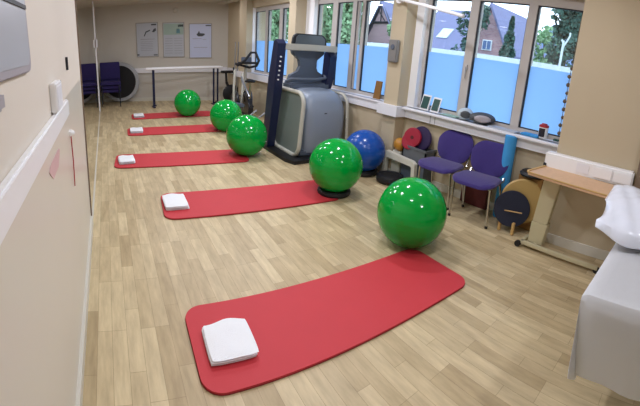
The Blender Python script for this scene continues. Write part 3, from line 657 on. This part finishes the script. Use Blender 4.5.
MB().box(.028, .030, -.06, .08, -.04, .045).build('face_plate', 'trunk', th, smooth=False)
tag(MB().box(0, .012, -.015, .015, -.035, .035).build('wall_slot', 'gasket', loc=(0, 2.09, 1.505)), 'small dark slot on the left wall above the thermostat', 'wall fitting')
hk = thing('wall_hook', 'small white hook with a red cord below the end of the white ledge', 'hook', (0, 1.97, 1.14))
MB().ball((.015, 0, .0), .016, seg=12).box(0, .012, -.03, .03, -.012, .012).build('hook_body', 'white', hk)
MB().tube([(.008, .0, -.02), (.01, .0, -.16), (.008, -.01, -.30)], .0035, 6).build('cord', 'tape', hk)
sm = MB(); sm.prism([(0.0005, 1.38+.13*math.cos(a)*(1+.25*math.sin(3*a)), 1.15+.045*math.sin(a)*(1+.3*math.cos(2*a))) for a in [k*PI/10 for k in range(20)]], (.002, 0, 0))  # flat pink patch of irregular outline on the wall below the ledge
tag(sm.build('pink_patch', 'pink'), 'irregular pink patch on the left wall under the ledge', 'wall_patch')

# ------------------------------------------------------------ overbed table
ot = thing('overbed_table', 'wheeled overbed table with wood top and cream column before the sockets', 'table', (0, 0, 0))
MB().prism([(3.08, 1.27, .728), (3.13, 1.295, .728), (3.47, 1.27, .728), (3.49, 1.24, .728), (3.43, .47, .728), (3.40, .45, .728), (3.06, .47, .728), (3.035, .50, .728)], (0, 0, .022)).bevel(.004).build('table_top', 'wood', ot)
MB().prism([(3.075, 1.28, .75), (3.12, 1.30, .75), (3.47, 1.275, .75), (3.46, 1.255, .75), (3.12, 1.28, .75), (3.09, 1.265, .75), (3.055, .50, .75), (3.035, .49, .75)], (0, 0, .008)).build('raised_lip', 'woodlight', ot, smooth=False)
MB().hexa([(3.29, 1.11, .05), (3.38, 1.11, .05), (3.38, 1.25, .05), (3.29, 1.25, .05)], [(3.28, 1.08, .26), (3.37, 1.08, .26), (3.37, 1.24, .26), (3.28, 1.24, .26)]).bevel(.005).build('lower_column', 'creammetal', ot)
MB().hexa([(3.287, 1.09, .26), (3.36, 1.09, .26), (3.36, 1.235, .26), (3.287, 1.235, .26)], [(3.26, 1.02, .728), (3.34, 1.02, .728), (3.34, 1.18, .728), (3.26, 1.18, .728)]).bevel(.005).build('upper_column', 'creammetal', ot)
MB().hexa([(3.235, 1.295, .03), (3.275, 1.30, .03), (3.28, .55, .03), (3.24, .55, .03)], [(3.235, 1.295, .06), (3.275, 1.30, .06), (3.28, .55, .06), (3.24, .55, .06)]).bevel(.004).build('base_bar', 'creammetal', ot)
MB().box(3.24, 3.50, 1.275, 1.31, .03, .06).box(3.26, 3.54, 1.15, 1.185, .03, .06).bevel(.004).build('cross_member', 'creammetal', ot)
for x, y in ((3.225, 1.315), (3.26, .56)): MB().cyl((x-.015, y, .028), (x+.015, y, .028), .028, 18).build('castor', 'black', ot)

# ------------------------------------------------------------ treatment bed with sheet and pillow
BX0, BX1, BY0, BY1, BZ = 1.66, 3.46, -.42, .30, .72
bd = thing('treatment_bed', 'treatment couch at the right edge covered by a white sheet', 'bed', (0, 0, 0))
MB().box(BX0+.04, BX1-.02, BY0+.04, BY1-.04, .60, .70).bevel(.02).build('couch_top', 'bedframe', bd)
MB().box(BX0+.7, BX1-.3, BY0+.2, BY1-.15, .10, .60).build('lift_frame', 'bedframe', bd, smooth=False)
MB().box(BX0+.6, BX1-.2, BY0+.15, BY1-.10, 0, .10).bevel(.01).build('base', 'bedframe', bd)
# sheet draped: top, left end and the long side towards the wall
b = bmesh.new(); nx, ny = 60, 36; G = {}
drop = .39
for i in range(nx+1):
    for j in range(ny+1):
        u = -drop+(BX1-BX0+drop)*i/nx; v = -(drop)+(BY1-BY0+2*drop)*j/ny - 0.0
        x = BX0+max(u, 0); y = BY0+min(max(v, 0), BY1-BY0); dx = max(0, -u); dy = max(0, -v, v-(BY1-BY0))
        sgn = 1 if v > 0 else -1
        dz = max(dx, dy)+.25*min(dx, dy)
        z = BZ-dz
        k = min(1, dz/.1)
        wav = .018*math.sin(14*v+2)*k+.012*math.sin(31*v)*k
        wav2 = .016*math.sin(11*u+1)*k
        if dx > 0: x += -.004+.10*dx-wav*.4*(dx/drop)
        if dy > 0: y += sgn*(.004-.06*dy+wav2*(dy/drop))
        if dx > 0 and dy > 0: x += .12*min(dx, dy); z += .10*min(dx, dy)
        if dz == 0: z += .004*math.sin(9*x+3*y)*math.sin(7*y)+.006*math.exp(-((x-1.95)**2+(y-.02)**2)*60)
        z = max(z, .31+.01*math.sin(9*u+5*v))
        G[i, j] = b.verts.new((x, y, z+.006))
for i in range(nx):
    for j in range(ny): b.faces.new((G[i, j], G[i+1, j], G[i+1, j+1], G[i, j+1]))
bmesh.ops.solidify(b, geom=list(b.faces), thickness=.004)
mb = MB(); mb.b.free(); mb.b = b
tag(mb.build('bed_sheet', 'sheet'), 'white sheet draped over the treatment couch with its corner hanging down', 'sheet')
# pillow in shiny cover
b = bmesh.new(); n = 26; G = {}; rnd = random.Random(3)
for s_ in (0, 1):
    for i in range(n+1):
        for j in range(n+1):
            u, v = i/n*2-1, j/n*2-1
            e = ((1-abs(u)**3)*(1-abs(v)**3))
            h = .068*max(0, e)**.5
            cr_ = .004*math.sin(7*u+3*v)+.004*math.sin(13*v-5*u)+.002*math.sin(21*u+11*v)
            wx_ = 1+.06*math.sin(5*v)*(abs(u) > .8); 
            G[s_, i, j] = b.verts.new((u*.30*wx_, v*.24*(1+.05*math.sin(6*u)*(abs(v) > .8)), (h+cr_*min(1, e*3))*(1 if s_ else -.75)+.0015*(s_*2-1)+.02*math.sin(8*u+2*v)*(1-min(1, e*4))))
for s_ in (0, 1):
    for i in range(n):
        for j in range(n): b.faces.new((G[s_, i, j], G[s_, i+1, j], G[s_, i+1, j+1], G[s_, i, j+1]))
for i in range(n):
    for j in (0, n): b.faces.new((G[0, i, j], G[0, i+1, j], G[1, i+1, j], G[1, i, j]))
for j in range(n):
    for i in (0, n): b.faces.new((G[0, i, j], G[0, i, j+1], G[1, i, j+1], G[1, i, j]))
mb = MB(); mb.b.free(); mb.b = b
pl = tag(mb.build('bed_pillow', 'pillow'), 'white pillow in a shiny crinkled cover on the treatment couch', 'pillow')
pl.location = (2.46, .20, .845); pl.rotation_euler = (math.radians(9), math.radians(-12), .10)

# ------------------------------------------------------------ outside
struct(MB().box(4.6, 90, -30, 110, -.9, -.6).build('ground', 'ground'))
bw = MB().box(12, 12.2, 2.5, 14.5, -.6, 1.99).build('boundary_wall', 'pale', smooth=False); tag(bw, 'pale boundary wall running below the houses outside the near window', 'wall')
def house(name, label, x, y0, y1, ze, zr, depth, wallm, roofm):
    t = thing(name, label, 'house', (0, 0, 0))
    MB().box(x, x+depth, y0, y1, -.6, ze).build('wall', wallm, t, smooth=False)
    mb = MB(); xm = x+depth/2
    mb.prism([(x-.3, y0-.3, ze-.05), (xm, y0-.3, zr), (x+depth+.3, y0-.3, ze-.05), (xm, y0-.3, zr-.18), ][:3], (0, y1-y0+.6, 0)); mb.build('roof', roofm, t, smooth=False)
    return t
h1 = house('slate_roofed_house', 'long house with a lavender slate roof and skylight seen through the left pane', 20, 14.0, 19.5, 2.15, 5.3, 6, 'brick', 'slate')
MB().box(19.6, 19.75, 13.7, 19.8, 2.02, 2.16).build('gutter', 'timber', h1, smooth=False)
MB().hexa([(20.6, 16.75, 3.05), (20.8, 16.75, 3.05), (20.8, 17.7, 3.05), (20.6, 17.7, 3.05)], [(21.3, 16.75, 3.75), (21.5, 16.75, 3.75), (21.5, 17.7, 3.75), (21.3, 17.7, 3.75)]).build('skylight', 'pale', h1, smooth=False)
# gabled brick house
h2 = thing('gabled_brick_house', 'brick house with a steep gable and white window seen through the middle pane', 'house')
MB().prism([(18, 10.4, -.6), (18, 12.95, -.6), (18, 12.95, 2.6), (18, 11.68, 4.75), (18, 10.4, 2.6)], (5, 0, 0)).build('wall', 'brick', h2, smooth=False)
MB().prism([(17.8, 10.15, 2.35), (17.8, 11.68, 4.95), (17.8, 13.2, 2.35), (17.8, 13.2, 2.15), (17.8, 11.68, 4.72), (17.8, 10.15, 2.15)], (5.4, 0, 0)).build('roof', 'slate', h2, smooth=False)
wn = MB().box(17.93, 18.0, 11.35, 11.95, 2.42, 2.98).build('window', 'winwhite', h2, smooth=False)
MB().box(17.91, 17.93, 11.40, 11.62, 2.47, 2.93).box(17.91, 17.93, 11.68, 11.90, 2.47, 2.93).build('pane', 'slateb', wn, smooth=False)
h3 = house('blue_roofed_house', 'long pale blue roofed house behind the trees seen through the right pane', 26.5, 2.5, 13.2, 2.6, 6.0, 8, 'pinkwall', 'slateb')
h4 = thing('timber_gabled_house', 'pinkish house with dark timber gable seen through the centre window', 'house')
MB().prism([(24, 25.0, -.6), (24, 29.3, -.6), (24, 29.3, 3.0), (24, 27.6, 5.9), (24, 25.0, 3.0)], (6, 0, 0)).build('wall', 'pinkwall', h4, smooth=False)
MB().tube([(23.9, 24.6, 2.2), (23.9, 27.6, 6.05), (23.9, 29.8, 2.5)], .13, 4).tube([(23.9, 26.4, 4.3), (23.9, 28.7, 4.3)], .09, 4).tube([(23.9, 27.55, 4.3), (23.9, 27.6, 6.0)], .07, 4).tube([(23.9, 26.9, 4.35), (23.9, 27.9, 5.3)], .06, 4).build('gable_timbers', 'timber', h4, smooth=False)
MB().prism([(23.7, 24.5, 2.0), (23.7, 27.6, 6.2), (23.7, 30.0, 2.4), (23.7, 27.6, 5.95)], (6.5, 0, 0)).build('roof', 'slate', h4, smooth=False)
def tree(name, label, x, y, z0, h, rad, m, n=1600, conical=False, leaf=.16, seed=1, group=None, lumps=9):
    rnd = random.Random(seed); t = thing(name, label, 'tree', (x, y, -.6), 0, group)
    MB().tube([(0, 0, 0), (.05, 0, h*.5), (0, .05, h*.9)], .12, 7, rr=[rad*.09, rad*.06, .03]).build('trunk', 'bark', t)
    b = bmesh.new()
    cs = [(rnd.uniform(-.5, .5)*rad, rnd.uniform(-.6, .6)*rad, z0+rnd.uniform(.2, .95)*(h-z0), rnd.uniform(.3, .55)*rad) for _ in range(lumps)]
    for _ in range(n):
        if conical:
            k = rnd.random()**.8; z = z0+(h-z0)*k; r = rad*(1-k)*math.sqrt(rnd.uniform(.35, 1))*(1+.2*math.sin(z*9)); a = rnd.uniform(0, 2*PI); p = Vector((r*math.cos(a), r*math.sin(a), z))
        else:
            c = rnd.choice(cs); v = Vector((rnd.gauss(0, 1), rnd.gauss(0, 1), rnd.gauss(0, 1))).normalized(); p = Vector(c[:3])+v*c[3]*rnd.uniform(.75, 1.08); p.z = min(p.z, h)
        a = Vector((rnd.gauss(0, 1), rnd.gauss(0, 1), rnd.gauss(0, 1))).normalized()*leaf; c2 = a.cross(Vector((rnd.gauss(0, 1), rnd.gauss(0, 1), rnd.gauss(0, 1)))).normalized()*leaf*.6
        b.faces.new([b.verts.new(p-a), b.verts.new(p+c2), b.verts.new(p+a), b.verts.new(p-c2)])
    mb = MB(); mb.b.free(); mb.b = b; mb.build('foliage', m, t, smooth=False)
    return t
tree('fir_tree', 'dark conical fir standing right of the brick gable', 16, 9.15, 1.4, 4.6, .62, 'leafdark', 1500, True, .12, 3)
tree('climbing_shrub', 'bushy dark shrub growing in front of the brick gable', 16.9, 12.0, 1.5, 5.1, .95, 'leafdark', 900, False, .13, 21)
tree('broad_tree', 'large dark green tree at the right edge of the near window', 13, 5.05, 1.5, 5.4, .95, 'leafdark', 2600, False, .13, 4, lumps=14)
tree('young_tree', 'pale green bushy tree in the right pane left of the large tree', 15.5, 7.05, 1.2, 4.2, .9, 'leaf', 800, False, .13, 5)
for k, (x, y, h, r) in enumerate([(19, 31.0, 8.2, 2.9), (19.5, 26.8, 7.6, 2.2), (21, 35.5, 9.0, 3.2), (20, 41.0, 9.0, 3.2), (19, 47.0, 9.6, 3.4), (23, 23.0, 6.2, 1.6)]):
    nm = ['tall green tree seen in the left part of the centre window', 'green tree just left of the timber gable', 'full green tree behind the treadmill crossbar', 'green tree in the right part of the far window', 'green tree in the left part of the far window', 'low green tree right of the timber gable by the column'][k]
    tree('leafy_tree', nm, x, y, .6, h, r, 'leaf', 4200, False, .26, 30+k, 'green trees behind the building', 16)
lp_ = thing('lamp_post', 'white post with a bent arm in front of the large dark tree outside', 'lamp post', (11.6, 4.62, 0))
MB().tube([(0, 0, -.6), (0, 0, 2.78)], .04, 8).build('post', 'pale', lp_)
MB().tube([(0, 0, 2.55), (0, -.12, 2.80), (0, -.18, 2.95), (0, -.17, 3.05)], .03, 8).tube([(0, .08, 2.8), (0, 0, 2.7)], .03, 8).build('arm', 'pale', lp_)
